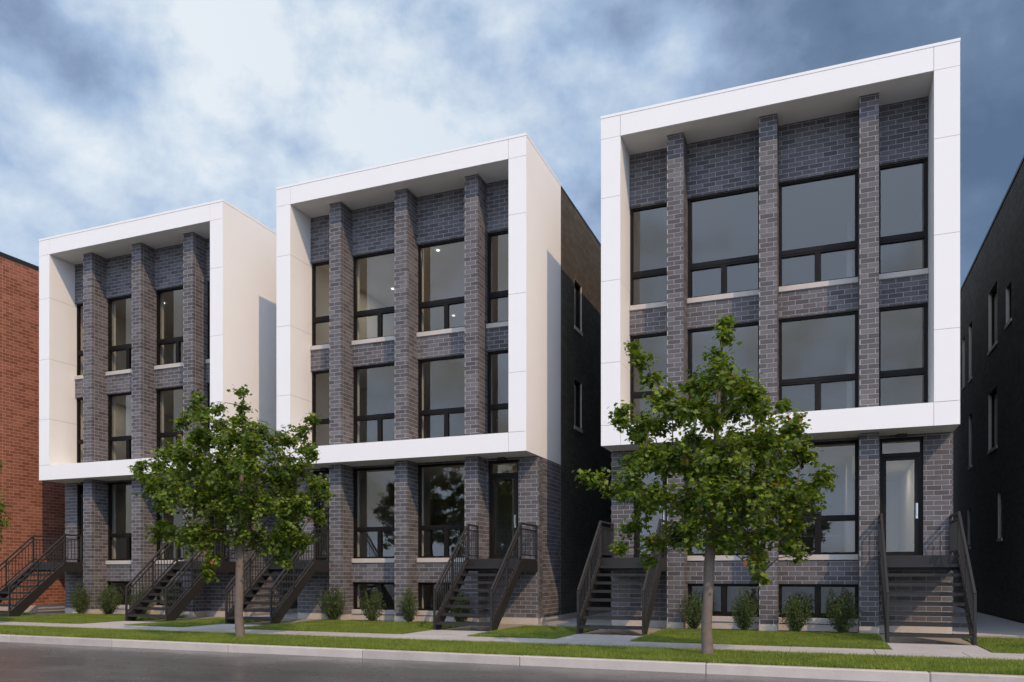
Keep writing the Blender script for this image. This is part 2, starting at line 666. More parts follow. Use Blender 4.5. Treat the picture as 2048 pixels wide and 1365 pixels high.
ST_L = (0.03, 1.50)          # stair widths, in building coordinates
ST_R = (6.08, 7.56)
lawn_rects = [(XW0, XW1, KY + 0.155, SY0 - 0.0)]
for bx in BX:
    for (a, b) in (ST_L, ST_R):
        MB().box(bx + a, bx + b, SY1 + 0.012, -2.12, -0.09, 0.004).build('path', 'slab', bevel=0.006, kind='structure')
        MB().box(bx + a - 0.25, bx + b + 0.25, -2.10, 0.93, -0.09, -0.022).build('gravel_bed', 'gravel', kind='structure')
    lawn_rects.append((bx + 1.53, bx + 6.05, SY1 + 0.012, 0.10))
    MB().box(bx + 1.76, bx + 5.82, 0.0, 0.93, -0.09, -0.012).build('mulch_bed', 'mulch', kind='structure')
    MB().box(bx + BWID + 0.02, bx + BWID + 2.26, 0.95, 20.0, -0.09, -0.002).build('passage', 'slab', kind='structure')
    MB().box(bx + BWID + 0.23, bx + 9.51 - 0.23, -0.15, 0.94, -0.09, -0.018).build('gravel_bed', 'gravel', kind='structure')
    lawn_rects.append((bx + 7.60, bx + 9.51 + 0.0, SY1 + 0.012, -0.15))
lawn_rects.append((-40.0, -19.02, SY1 + 0.012, -0.15))
lawn_rects.append((9.51, 20.0, SY1 + 0.012, 0.0))
for (a, b, c, d) in lawn_rects:
    MB().box(a, b, c, d, -0.12, -0.008).build('lawn', 'soil', kind='structure')


# ------------------------------------------------------------------ apartment buildings
ZT, ZS, ZB = 12.30, 11.74, 4.375             # top of frame, upper soffit, underside of frame
ZBT = 4.862                                  # top of lower band
XI0, XI1 = 0.478, 7.11
PIERS = [(1.507, 1.90), (3.608, 4.003), (5.71, 6.10)]
YP, YW, YG = 0.40, 0.95, 1.02                # pier face, wall face, window frame face
DEPTH = 20.0
side_windows = [(4.13, 4.92, 8.70, 10.11), (4.13, 4.92, 5.72, 7.14), (9.4, 10.8, 8.65, 10.30), (9.4, 10.8, 5.65, 7.15), (12.6, 13.3, 8.7, 10.2)]


def make_window(parent, x0, x1, z0, z1, mull=None, split=None, yf=YG, jl=0.058, jr=0.058, sill=True, sill_h=0.125, room=None):
    """frame with its panes and sill"""
    fr = MB()
    y1 = yf + 0.10
    fr.box(x0, x0 + jl, yf, y1, z0, z1)
    fr.box(x1 - jr, x1, yf, y1, z0, z1)
    fr.box(x0 + jl, x1 - jr, yf + 0.001, y1, z1 - 0.055, z1)
    fr.box(x0 + jl, x1 - jr, yf + 0.001, y1, z0, z0 + 0.042)
    panes = []
    xi0, xi1 = x0 + jl, x1 - jr
    if mull:
        m0, m1 = mull
        fr.box(xi0, xi1, yf - 0.006, y1, m0, m1)
        fr.box(xi0, xi1, yf - 0.016, yf - 0.006, m0 + 0.045, m0 + 0.06)
        panes.append((xi0, xi1, m1, z1 - 0.055))
        if split:
            fr.box(split[0], split[1], yf - 0.004, y1, z0 + 0.042, m0)
            cxs = 0.5 * (split[0] + split[1])
            fr.box(cxs - 0.006, cxs + 0.006, yf - 0.014, yf - 0.004, z0 + 0.042, m0 - 0.001)
            panes.append((xi0, split[0], z0 + 0.042, m0))
            panes.append((split[1], xi1, z0 + 0.042, m0))
        else:
            panes.append((xi0, xi1, z0 + 0.042, m0))
    elif split:
        fr.box(split[0], split[1], yf - 0.004, y1, z0 + 0.042, z1 - 0.055)
        panes.append((xi0, split[0], z0 + 0.042, z1 - 0.055))
        panes.append((split[1], xi1, z0 + 0.042, z1 - 0.055))
    else:
        panes.append((xi0, xi1, z0 + 0.042, z1 - 0.055))
    # glazing beads
    for (a, b, c, d) in panes:
        for q in ((a, a + 0.012, c, d), (b - 0.012, b, c, d), (a + 0.012, b - 0.012, c, c + 0.012), (a + 0.012, b - 0.012, d - 0.012, d)):
            fr.box(q[0], q[1], yf + 0.022, yf + 0.05, q[2], q[3])
    w = fr.build('window', 'frame', parent)
    for (a, b, c, d) in panes:
        MB().box(a + 0.002, b - 0.002, yf + 0.051, yf + 0.063, c + 0.002, d - 0.002).build('pane', 'glass', w)
    if sill:
        MB().box(x0 + 0.001, x1 - 0.001, YW - 0.035, yf + 0.09, z0 - sill_h, z0 - 0.002).build('sill', 'stone', w, bevel=0.006)
    return w


def make_door(parent, x0, x1, handle_right=True):
    z0, z1 = 1.69, 4.325
    fr = MB()
    yf, y1 = YG, YG + 0.11
    fr.box(x0, x0 + 0.055, yf, y1, z0, z1)
    fr.box(x1 - 0.055, x1, yf, y1, z0, z1)
    fr.box(x0 + 0.055, x1 - 0.055, yf, y1, z1 - 0.07, z1)
    fr.box(x0 + 0.055, x1 - 0.055, yf, y1, 3.90, 3.985)
    df = fr.build('door_frame', 'frame', parent)
    MB().box(x0 + 0.057, x1 - 0.057, yf + 0.05, yf + 0.062, 3.987, z1 - 0.072).build('pane', 'glass', df)
    MB().box(x0 - 0.01, x1 + 0.01, YW - 0.06, y1, 1.60, 1.688).build('threshold', 'stone', df, bevel=0.006)
    a, b = x0 + 0.059, x1 - 0.059
    lf = MB()
    lf.box(a, a + 0.075, yf + 0.02, yf + 0.07, z0 + 0.01, 3.895)
    lf.box(b - 0.105, b, yf + 0.02, yf + 0.07, z0 + 0.01, 3.895)
    lf.box(a + 0.075, b - 0.105, yf + 0.021, yf + 0.07, 3.825, 3.895)
    lf.box(a + 0.075, b - 0.105, yf + 0.021, yf + 0.07, z0 + 0.01, z0 + 0.10)
    leaf = lf.build('door', 'frame', parent)
    MB().box(a + 0.077, b - 0.107, yf + 0.04, yf + 0.052, z0 + 0.102, 3.823).build('pane', 'glass', leaf)
    hx = b - 0.06
    hb = MB().box(hx - 0.022, hx + 0.022, yf + 0.008, yf + 0.02, 2.52, 2.86)
    hb.bar((hx, yf - 0.035, 2.60), (hx, yf - 0.035, 2.86), 0.022, 0.022)
    hb.box(hx - 0.008, hx + 0.008, yf - 0.03, yf + 0.01, 2.84, 2.856)
    hb.box(hx - 0.008, hx + 0.008, yf - 0.03, yf + 0.01, 2.61, 2.626)
    hb.tube((hx, yf - 0.01, 2.545), (hx, yf + 0.01, 2.545), 0.02, 0.02, 12)
    hb.build('handle', 'steel', leaf)


def apartment(bx, label, lights):
    r = empty('apartment_building', (bx, 0, 0), label, 'apartment building', 'grey brick apartment buildings with white frames')
    W = BWID
    # --- white frame, panel by panel
    g = 0.004
    zj = [10.32, 8.325, 6.36]

    def post(xa, xb, left):
        ret = (xa + 0.062, xb) if left else (xa, xb - 0.062)
        zs = [ZBT + 0.002] + zj[::-1] + [ZS]
        for i in range(4):
            a, b = zs[i] + g, zs[i + 1] - g
            m = MB().box(xa, xb, 0.0, 0.02, a, b).box(ret[0], ret[1], 0.0201, YG - 0.002, a, b)
            m.build('cladding_panel', 'stucco', r)
    post(0.0, XI0 - g, True)
    post(XI1 + g, W, False)
    for (xa, xb) in ((0.0, XI0 - g), (XI0 + g, XI1 - g), (XI1 + g, W)):
        ra = xa + (0.062 if xa == 0 else 0)
        rb = xb - (0.062 if xb == W else 0)
        MB().box(xa, xb, 0.0, 0.02, ZS + g, ZT - 0.065).box(ra, rb, 0.0201, YW + 0.3, ZS + 0.012, ZT - 0.07).build('cladding_panel', 'stucco', r)
        MB().box(xa, xb, 0.0, 0.02, ZB, ZBT - g).box(ra, rb, 0.0201, YW - 0.003, ZB + 0.012, ZBT - 0.01).build('cladding_panel', 'stucco', r)
    MB().box(XI0 - 0.02, XI1 + 0.02, 0.0202, YW + 0.02, ZS, ZS + 0.011).build('soffit', 'stucco', r)
    MB().box(0.064, W - 0.064, 0.0202, YW + 0.02, ZB, ZB + 0.011).build('soffit', 'stucco', r)
    # dark backing seen in the panel joints
    bk = MB()
    for (xa, xb) in ((0.07, XI0 - 0.014), (XI1 + 0.014, W - 0.07)):
        bk.box(xa, xb, 0.014, YG - 0.03, ZB + 0.015, ZT - 0.1)
    bk.box(0.02, W - 0.02, 0.014, 0.019, ZS + 0.02, ZT - 0.1)
    bk.box(0.02, W - 0.02, 0.014, 0.019, ZB + 0.015, ZBT - 0.02)
    bk.build('panel_backing', 'joint', r)
    for (xa, xb) in ((0.0, 0.06), (W - 0.06, W)):
        MB().box(xa, xb, 0.0203, 2.78, ZB, ZT - 0.066).build('side_panel', 'stucco', r)
    cp = MB().box(-0.006, W + 0.006, -0.008, 0.40, ZT - 0.063, ZT)
    cp.box(-0.006, 0.30, 0.40, 2.786, ZT - 0.063, ZT).box(W - 0.30, W + 0.006, 0.40, 2.786, ZT - 0.063, ZT)
    cp.build('coping', 'stucco', r)
    cp2 = MB()
    for (xa, xb) in ((0.012, 0.32), (W - 0.32, W - 0.012)):
        cp2.box(xa, xb, 2.79, DEPTH + 0.01, 12.215, 12.29)
    cp2.box(0.32, W - 0.32, DEPTH - 0.3, DEPTH + 0.01, 12.215, 12.29)
    cp2.build('coping', 'coping', r)

    # --- wall core (mortar colour), openings left free
    core = MB()
    for (a, b) in PIERS:
        core.box(a + 0.003, b - 0.003, YP + 0.003, YW + 0.3, 0.0, ZS)
    bays = [(0.02, PIERS[0][0]), (PIERS[0][1], PIERS[1][0]), (PIERS[1][1], PIERS[2][0]), (PIERS[2][1], W - 0.02)]
    y0, y1 = YW + 0.003, YW + 0.3
    fa = []                                        # front brick items
    sashes = []
    for bi, (a, b) in enumerate(bays):
        outer = bi in (0, 3)
        ua, ub = (max(a, XI0), min(b, XI1))
        core.box(ua, ub, y0, y1, 10.43, ZS)
        core.box(ua, ub, y0, y1, 7.25, 7.86)
        wall_front(fa, ua, ub, YW, 10.43, ZS)
        wall_front(fa, ua, ub, YW, 7.25, 7.855)
        sp = None if outer else ((a + b) / 2 - 0.058, (a + b) / 2 + 0.058)
        make_window(r, ua, ub, 7.98, 10.43, (8.686, 8.837), sp)
        make_window(r, ua, ub, 4.80, 7.25, (5.70, 5.83), sp)
        core.box(ua, ub, y0, y1, ZB - 0.04, 4.67)
        if not outer:
            core.box(a, b, y0, y1, 4.33, ZB - 0.04)
            wall_front(fa, a, b, YW, 4.33, ZB)
            core.box(a, b, y0, y1, 1.065, 1.62)
            wall_front(fa, a, b, YW, 1.065, 1.615)
            make_window(r, a, b, 1.74, 4.33, (2.515, 2.628), sp)
            make_window(r, a, b, 0.285, 1.065, None, sp, sill_h=0.13)
            core.box(a, b, y0, y1, 0.0, 0.145)
        else:
            d0, d1 = ((0.578, 1.444) if bi == 0 else (6.148, 7.012))
            lo, hi = ((0.02, d0) if bi == 0 else (d1, W - 0.02))
            core.box(lo, hi, y0, y1, 0.0, ZB)
            n0, n1 = ((d1, b) if bi == 0 else (a, d0))
            core.box(n0, n1, y0, y1, 0.0, ZB)
            core.box(d0, d1, y0, y1, 0.0, 1.59)
            core.box(d0, d1, y0, y1, 4.325, ZB)
            wall_front(fa, 0.0 if bi == 0 else a, b if bi == 0 else W, YW, 0.145, ZB, 0.095, [(d0, d1, 1.60, 4.325)])
            make_door(r, d0, d1)
    for (a, b) in PIERS:
        wall_front(fa, a, b, YP, 0.145, ZS, 0.095, phase=a + 0.027)
        wall_side(fa, b, 1, YP + 0.107, YG - 0.002, 0.145, ZS)
        wall_side(fa, a, -1, YP + 0.107, YG - 0.002, 0.145, ZS)
    # ground floor flanks in face brick up to the end of the white frame
    wall_side(fa, W, 1, YW + 0.107, 2.76, 0.145, ZB - 0.002)
    wall_side(fa, 0.0, -1, YW + 0.107, 2.76, 0.145, ZB - 0.002)
    for s in (0, 1):
        x0, x1 = ((0.003, 0.3) if s == 0 else (W - 0.3, W - 0.003))
        core.box(x0, x1, YW + 0.3, 2.78, 0.0, ZB)
    core.build('wall', 'mortar', r)
    fd = MB()
    for (a, b) in PIERS:
        fd.box(a - 0.004, b + 0.004, YP - 0.004, YW - 0.02, -0.1, 0.143)
    for (a, b) in bays:
        fd.box(a + 0.004, b - 0.004, YW - 0.012, YW + 0.2, -0.1, 0.143)
    fd.box(-0.008, 0.2, YW + 0.2, DEPTH, -0.1, 0.143)
    fd.box(W - 0.2, W + 0.008, YW + 0.2, DEPTH, -0.1, 0.143)
    fd.build('foundation', 'concrete', r)
    brick_jobs.append((r, 'brick', fa))

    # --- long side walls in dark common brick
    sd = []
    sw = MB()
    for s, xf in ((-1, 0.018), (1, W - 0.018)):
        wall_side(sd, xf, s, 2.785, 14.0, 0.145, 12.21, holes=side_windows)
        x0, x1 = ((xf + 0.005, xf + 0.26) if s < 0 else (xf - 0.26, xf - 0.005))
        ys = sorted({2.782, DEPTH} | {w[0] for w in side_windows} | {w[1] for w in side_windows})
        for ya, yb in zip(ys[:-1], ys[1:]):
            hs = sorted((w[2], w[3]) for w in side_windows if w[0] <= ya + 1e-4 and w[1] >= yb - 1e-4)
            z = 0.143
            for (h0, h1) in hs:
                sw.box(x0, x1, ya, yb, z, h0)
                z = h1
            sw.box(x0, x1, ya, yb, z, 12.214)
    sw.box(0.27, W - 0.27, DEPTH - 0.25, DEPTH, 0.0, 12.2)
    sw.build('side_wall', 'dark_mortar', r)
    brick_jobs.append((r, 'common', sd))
    for s, xf in ((-1, 0.018), (1, W - 0.018)):
        for (ya, yb, za, zb) in side_windows:
            xa, xb = ((xf + 0.07, xf + 0.17) if s < 0 else (xf - 0.17, xf - 0.07))
            f = MB()
            f.box(xa, xb, ya, ya + 0.05, za, zb).box(xa, xb, yb - 0.05, yb, za, zb)
            f.box(xa + 0.001, xb - 0.001, ya + 0.05, yb - 0.05, za, za + 0.05).box(xa + 0.001, xb - 0.001, ya + 0.05, yb - 0.05, zb - 0.05, zb)
            w = f.build('window', 'frame', r)
            xm = 0.5 * (xa + xb)
            MB().box(xm - 0.006, xm + 0.006, ya + 0.052, yb - 0.052, za + 0.052, zb - 0.052).build('pane', 'glass', w)
            xs = (xf - 0.03, xa - 0.002) if s < 0 else (xb + 0.002, xf + 0.03)
            MB().box(xs[0], xs[1], ya - 0.02, yb + 0.02, za - 0.10, za - 0.001).build('sill', 'stone', w)
            MB().box(min(xs[0] + .03, xs[1]), max(xs[1] - .03, xs[0]), ya + 0.001, ya + 0.02, za, zb - 0.001).box(min(xs[0] + .03, xs[1]), max(xs[1] - .03, xs[0]), yb - 0.02, yb - 0.001, za, zb - 0.001).build('reveal', 'stone', w)

    # --- inside: floors, ceilings, walls that show behind the glass
    fl = MB()
    for z in (-0.9, 1.45, 4.70, 7.80):
        fl.box(0.27, W - 0.27, YW + 0.32, 11.0, z, z + 0.1)
    fl.build('floor', 'wood', r)
    cl = MB()
    for z in (1.30, 4.40, 7.42, 10.62):
        cl.box(0.27, W - 0.27, YW + 0.32, 11.0, z, z + 0.14)
    cl.build('ceiling', 'ceiling', r)
    MB().box(0.27, W - 0.27, YW + 0.31, DEPTH - 0.3, 11.8, 12.0).build('roof', 'roof', r)
    iw = MB()
    iw.box(0.27, W - 0.27, 10.6, 10.75, -0.9, 10.62)
    iw.box(0.27, 0.33, YW + 0.305, 10.6, -0.9, 10.62)
    iw.box(W - 0.33, W - 0.27, YW + 0.305, 10.6, -0.9, 10.62)
    for (a, b) in PIERS:
        iw.box(a - 0.02, b + 0.02, YW + 0.302, YW + 0.36, -0.9, 10.6)
    iw.box(2.0, 2.12, 8.4, 10.6, -0.9, 10.6)
    iw.box(5.55, 5.67, 4.2, 10.6, -0.9, 10.6)
    iw.build('interior_wall', 'drywall', r)
    for (lx, ly, lz) in lights:
        dl = MB().tube((lx, ly, lz - 0.004), (lx, ly, lz - 0.03), 0.045, 0.045, 16).build('downlight', 'lamp', r)
        ld = bpy.data.lights.new('downlight_beam', 'AREA')
        ld.shape = 'DISK'
        ld.size = 0.14
        ld.energy = 12.0 if bx == BX[1] else 9.0
        ld.color = (1.0, 0.90, 0.76)
        lo_ = bpy.data.objects.new('downlight_beam', ld)
        lo_.location = (lx, ly, lz - 0.04)
        C.objects.link(lo_)
        lo_.parent = r
    for x in (1.01, 6.58):
        p = MB().box(x - 0.10, x + 0.10, YW - 0.16, YW - 0.02, ZB - 0.085, ZB - 0.001)
        p.build('porch_light', 'coping', r, bevel=0.008)
    return r


lt2 = [(1.3, 2.6, 7.42), (4.8, 3.0, 7.42), (3.0, 4.8, 7.42), (6.4, 3.2, 7.42)]
lt3 = [(1.3, 2.6, 10.62), (2.9, 2.4, 10.62), (4.17, 1.9, 10.62), (4.4, 4.6, 10.62), (2.95, 7.6, 10.62), (6.4, 3.0, 10.62)]
lt3m = [(4.17, 1.9, 10.62), (1.4, 4.1, 10.62), (2.5, 2.6, 10.62), (2.08, 7.25, 10.62)]
lt1 = [(6.58, 4.9, 4.40), (6.58, 7.0, 4.40), (4.63, 4.9, 4.40), (3.2, 3.2, 4.40)]
apt_w = apartment(BX[0], 'westernmost white-framed grey brick apartment building, next to the red brick house', [lt2[0], lt3[1]])  # these downlights are added, only to brighten the rooms behind the west windows
apt_m = apartment(BX[1], 'middle white-framed grey brick apartment building, standing between the other two', lt3m + lt1[:2])
apt_e = apartment(BX[2], 'largest-looking white-framed grey brick apartment building, behind the right-hand street tree', lt1[:3])

# kitchen seen through the big ground floor window of the east building
ki = empty('kitchen_wall_unit', (4.95, 8.2, 1.55), 'dark kitchen wall unit behind the big ground floor window of the nearest building', 'kitchen unit')
MB().box(-0.85, 0.55, 0.0, 0.6, 0.0, 0.92).build('base_cabinet', 'cabinet', ki)
MB().box(-0.87, 0.55, -0.02, 0.6, 0.921, 0.96).build('worktop', 'stone', ki)
MB().box(-0.55, 0.62, 0.15, 0.6, 1.15, 2.0).build('upper_cabinet', 'cabinet', ki)

# ------------------------------------------------------------------ red house to the west, dark brick building to the east
rh = empty('brick_house', (-20.95, 0.05, 0), 'red brick building with a thin black coping at the left edge of the view', 'brick building')
MB().box(-8.0, -0.003, 0.003, 16.0, 0.0, 12.06).build('wall', 'tan_mortar', rh)
MB().box(-8.01, 0.012, -0.012, 16.0, -0.1, 0.20).build('foundation', 'concrete', rh)
MB().box(-8.03, 0.03, -0.03, 16.03, 12.06, 12.20).build('coping', 'coping', rh)
it = []
rhw = [(-6.6, -5.2, 1.9, 3.6), (-3.2, -1.8, 1.9, 3.6), (-6.6, -5.2, 5.2, 6.9), (-3.2, -1.8, 5.2, 6.9), (-6.6, -5.2, 8.5, 10.2), (-3.2, -1.8, 8.5, 10.2)]
wall_front(it, -8.0, 0.0, 0.0, 0.205, 12.05, 0.095, holes=rhw)
wall_side(it, 0.0, 1, 0.107, 11.0, 0.205, 12.05)
brick_jobs.append((rh, 'red', it))
for (a, b, c, d) in rhw:
    w = MB().box(a, a + 0.06, -0.02, 0.004, c, d).box(b - 0.06, b, -0.02, 0.004, c, d).box(a + 0.06, b - 0.06, -0.02, 0.004, c, c + 0.06).box(a + 0.06, b - 0.06, -0.02, 0.004, d - 0.06, d).build('window', 'frame', rh)
    MB().box(a + 0.061, b - 0.061, -0.008, 0.003, c + 0.061, d - 0.061).build('pane', 'glass', w)

db = empty('dark_brick_building', (9.91, 0.0, 0), 'tall dark brick side wall with narrow windows at the right edge of the view', 'brick building')
dwin = [(9.48, 10.91, 8.43, 10.32), (7.46, 8.26, 8.52, 9.60), (13.9, 14.65, 8.37, 10.40), (15.5, 16.1, 8.43, 10.28), (9.48, 10.91, 5.24, 7.08), (8.75, 9.40, 2.37, 3.76), (13.9, 14.65, 5.2, 7.1), (14.2, 14.9, 2.3, 3.7)]
sw = MB()
ys = sorted({0.0, 24.0} | {w[0] for w in dwin} | {w[1] for w in dwin})
for ya, yb in zip(ys[:-1], ys[1:]):
    hs = sorted((w[2], w[3]) for w in dwin if w[0] <= ya + 1e-4 and w[1] >= yb - 1e-4)
    z = 0.0
    for (h0, h1) in hs:
        sw.box(0.005, 0.26, ya, yb, z, h0)
        z = h1
    sw.box(0.005, 0.26, ya, yb, z, 12.25)
sw.box(0.26, 8.0, 0.0, 0.3, 0.0, 12.25).box(7.7, 8.0, 0.3, 24.0, 0.0, 12.25).box(0.26, 7.7, 23.7, 24.0, 0.0, 12.25).box(0.26, 7.7, 0.3, 23.7, 11.9, 12.0)
sw.build('wall', 'dark_mortar', db)
MB().box(-0.03, 0.3, -0.03, 24.03, 12.251, 12.33).box(0.3, 8.03, -0.03, 0.3, 12.251, 12.33).build('coping', 'coping', db)
it = []
wall_side(it, 0.0, -1, 0.0, 17.0, 0.0, 12.25, holes=dwin)
brick_jobs.append((db, 'common', it))
for (ya, yb, za, zb) in dwin:
    f = MB().box(0.09, 0.17, ya, ya + 0.05, za, zb).box(0.09, 0.17, yb - 0.05, yb, za, zb)
    f.box(0.091, 0.169, ya + 0.05, yb - 0.05, za, za + 0.05).box(0.091, 0.169, ya + 0.05, yb - 0.05, zb - 0.05, zb)
    w = f.build('window', 'frame', db)
    MB().box(0.125, 0.137, ya + 0.052, yb - 0.052, za + 0.052, zb - 0.052).build('pane', 'glass', w)
    MB().box(-0.03, 0.088, ya - 0.02, yb + 0.02, za - 0.09, za - 0.001).build('sill', 'concrete', w)
    MB().box(0.001, 0.088, ya + 0.001, ya + 0.02, za, zb - 0.001).box(0.001, 0.088, yb - 0.02, yb - 0.001, za, zb - 0.001).build('reveal', 'concrete', w)


# ------------------------------------------------------------------ metal staircases
LZ, RZ = 1.68, 2.565
YT, YB = -0.25, -2.09         # top and bottom newel posts


def staircase(bx, x0, x1, yl, yr, label):
    r = empty('metal_staircase', (x0, YB, 0), label, 'staircase', 'black metal staircases up to the front doors')
    ox, oy = x0, YB

    def bb(m, name, bev=0.0, kind=None):
        m.v = [(a - ox, b - oy, c) for (a, b, c) in m.v]
        return m.build(name, 'metal', r, bevel=bev, kind=kind)
    # landing: deck and frame
    bb(MB().box(x0, x1, YT, YW - 0.14, LZ - 0.045, LZ), 'landing')
    bb(MB().box(x0 + 0.05, x1 - 0.05, YT - 0.004, YT + 0.05, LZ - 0.31, LZ - 0.047), 'fascia')
    for x, ye in ((x0, yl), (x1 - 0.05, yr)):
        bb(MB().box(x, x + 0.05, YT, ye - 0.012, LZ - 0.31, LZ - 0.046), 'side_beam')
    # stringers
    for x in (x0, x1 - 0.05):
        m = MB().prism([(YT, LZ - 0.02), (YT, LZ - 0.31), (YB + 0.26, 0.0), (YB - 0.02, 0.0), (YB - 0.02, 0.155)], 'x', x, x + 0.05)
        bb(m, 'stringer')
    n = 8
    rise = LZ / (n + 1)
    go = (YT - YB) / n
    for i in range(n):
        y = YB + i * go
        z = rise * (i + 1)
        bb(MB().box(x0 + 0.052, x1 - 0.052, y, y + go + 0.02, z - 0.018, z).box(x0 + 0.052, x1 - 0.052, y, y + 0.03, z - 0.062, z - 0.0181), 'tread')
    slope = (LZ - rise) / (YT - YB)
    for x, ye in ((x0 + 0.025, yl), (x1 - 0.025, yr)):
        nb = 0.93
        bb(MB().box(x - 0.024, x + 0.024, YB - 0.024, YB + 0.024, 0.0, nb), 'post', 0.003)
        bb(MB().box(x - 0.024, x + 0.024, YT - 0.024, YT + 0.024, LZ - 0.02, RZ), 'post', 0.003)
        bb(MB().bar((x, YB, nb), (x, YT, RZ - 0.03), 0.05, 0.045), 'handrail', 0.004)
        bb(MB().bar((x, YB + 0.02, nb - 0.15 + 0.02), (x, YT, RZ - 0.18), 0.035, 0.032), 'rail')
        bb(MB().bar((x, YB + 0.02, 0.245), (x, YT, LZ + 0.085), 0.035, 0.032), 'rail')
        ym = 0.5 * (YB + YT)
        zb = (0.155 + LZ - 0.02) / 2 + 0.02
        bb(MB().box(x - 0.018, x + 0.018, ym - 0.018, ym + 0.018, zb - 0.06, (nb + RZ) / 2 - 0.03), 'post')
        ba = MB()
        y = YB + 0.115
        while y < YT - 0.05:
            t = (y - YB) / (YT - YB)
            if abs(y - ym) > 0.04:
                ba.box(x - 0.008, x + 0.008, y - 0.008, y + 0.008, 0.245 + t * (LZ + 0.085 - 0.245), nb - 0.14 + t * (RZ - 0.18 - nb + 0.14))
            y += 0.112
        bb(ba, 'balusters', kind='stuff')
        # landing guard
        ye = ye - 0.02
        bb(MB().box(x - 0.022, x + 0.022, ye - 0.044, ye, LZ - 0.02, RZ), 'post')
        bb(MB().bar((x, YT + 0.024, RZ - 0.022), (x, ye - 0.044, RZ - 0.022), 0.05, 0.044), 'handrail')
        bb(MB().bar((x, YT + 0.024, RZ - 0.15), (x, ye - 0.044, RZ - 0.15), 0.035, 0.032), 'rail')
        bb(MB().bar((x, YT + 0.024, LZ + 0.09), (x, ye - 0.044, LZ + 0.09), 0.035, 0.032), 'rail')
        ba = MB()
        k = max(2, int((ye - YT) / 0.11))
        for i in range(1, k):
            y = YT + (ye - 0.022 - YT) * i / k
            ba.box(x - 0.008, x + 0.008, y - 0.008, y + 0.008, LZ + 0.09, RZ - 0.15)
        bb(ba, 'balusters', kind='stuff')
    return r


names = ['west building beside red brick', 'middle building', 'nearest building on the right']
for i, bx in enumerate(BX):
    e = empty
    sl_ = staircase(bx, bx + ST_L[0], bx + ST_L[1], YW, YP, 'charcoal open-riser staircase to the left door of the ' + names[i])
    sr_ = staircase(bx, bx + ST_R[0], bx + ST_R[1], YP, YW, 'charcoal open-riser staircase to the right door of the ' + names[i])

# ------------------------------------------------------------------ trees
LOBE = [(0.0, 0.0), (0.16, -0.06), (0.52, 0.04), (0.36, 0.22), (0.62, 0.56), (0.27, 0.55), (0.0, 1.0), (-0.27, 0.55), (-0.62, 0.56), (-0.36, 0.22), (-0.52, 0.04), (-0.16, -0.06)]


def leaves(centres, normals, sizes, name, mat, shape=LOBE, droop=0.22):
    """one lobed polygon fan per leaf"""
    n = len(centres)
    sh = np.array([(x, y, 0) for x, y in shape])
    r = np.hypot(sh[:, 0], sh[:, 1] - 0.35)
    sh[:, 2] = -droop * r ** 2
    cen = np.array([[0, 0.35, 0.0]])
    sh = np.vstack([cen, sh])
    k = len(sh)
    N = normals / np.linalg.norm(normals, axis=1, keepdims=True)
    ref = rng.normal(size=(n, 3))
    U = np.cross(N, ref)
    U /= np.linalg.norm(U, axis=1, keepdims=True)
    V = np.cross(N, U)
    P = centres[:, None, :] + sizes[:, None, None] * (sh[None, :, 0:1] * U[:, None, :] + (sh[None, :, 1:2] - 0.35) * V[:, None, :] + sh[None, :, 2:3] * N[:, None, :])
    idx = []
    for j in range(1, k):
        idx.append((0, j, j % (k - 1) + 1))
    idx = np.array(idx)
    F = (np.arange(n)[:, None, None] * k + idx[None]).reshape(-1)
    return fast_mesh(name, P.reshape(-1, 3), F, 3, mat)


RV = Vector((math.cos(TH), math.sin(TH), 0))
FV = Vector((-math.sin(TH), math.cos(TH), 0))


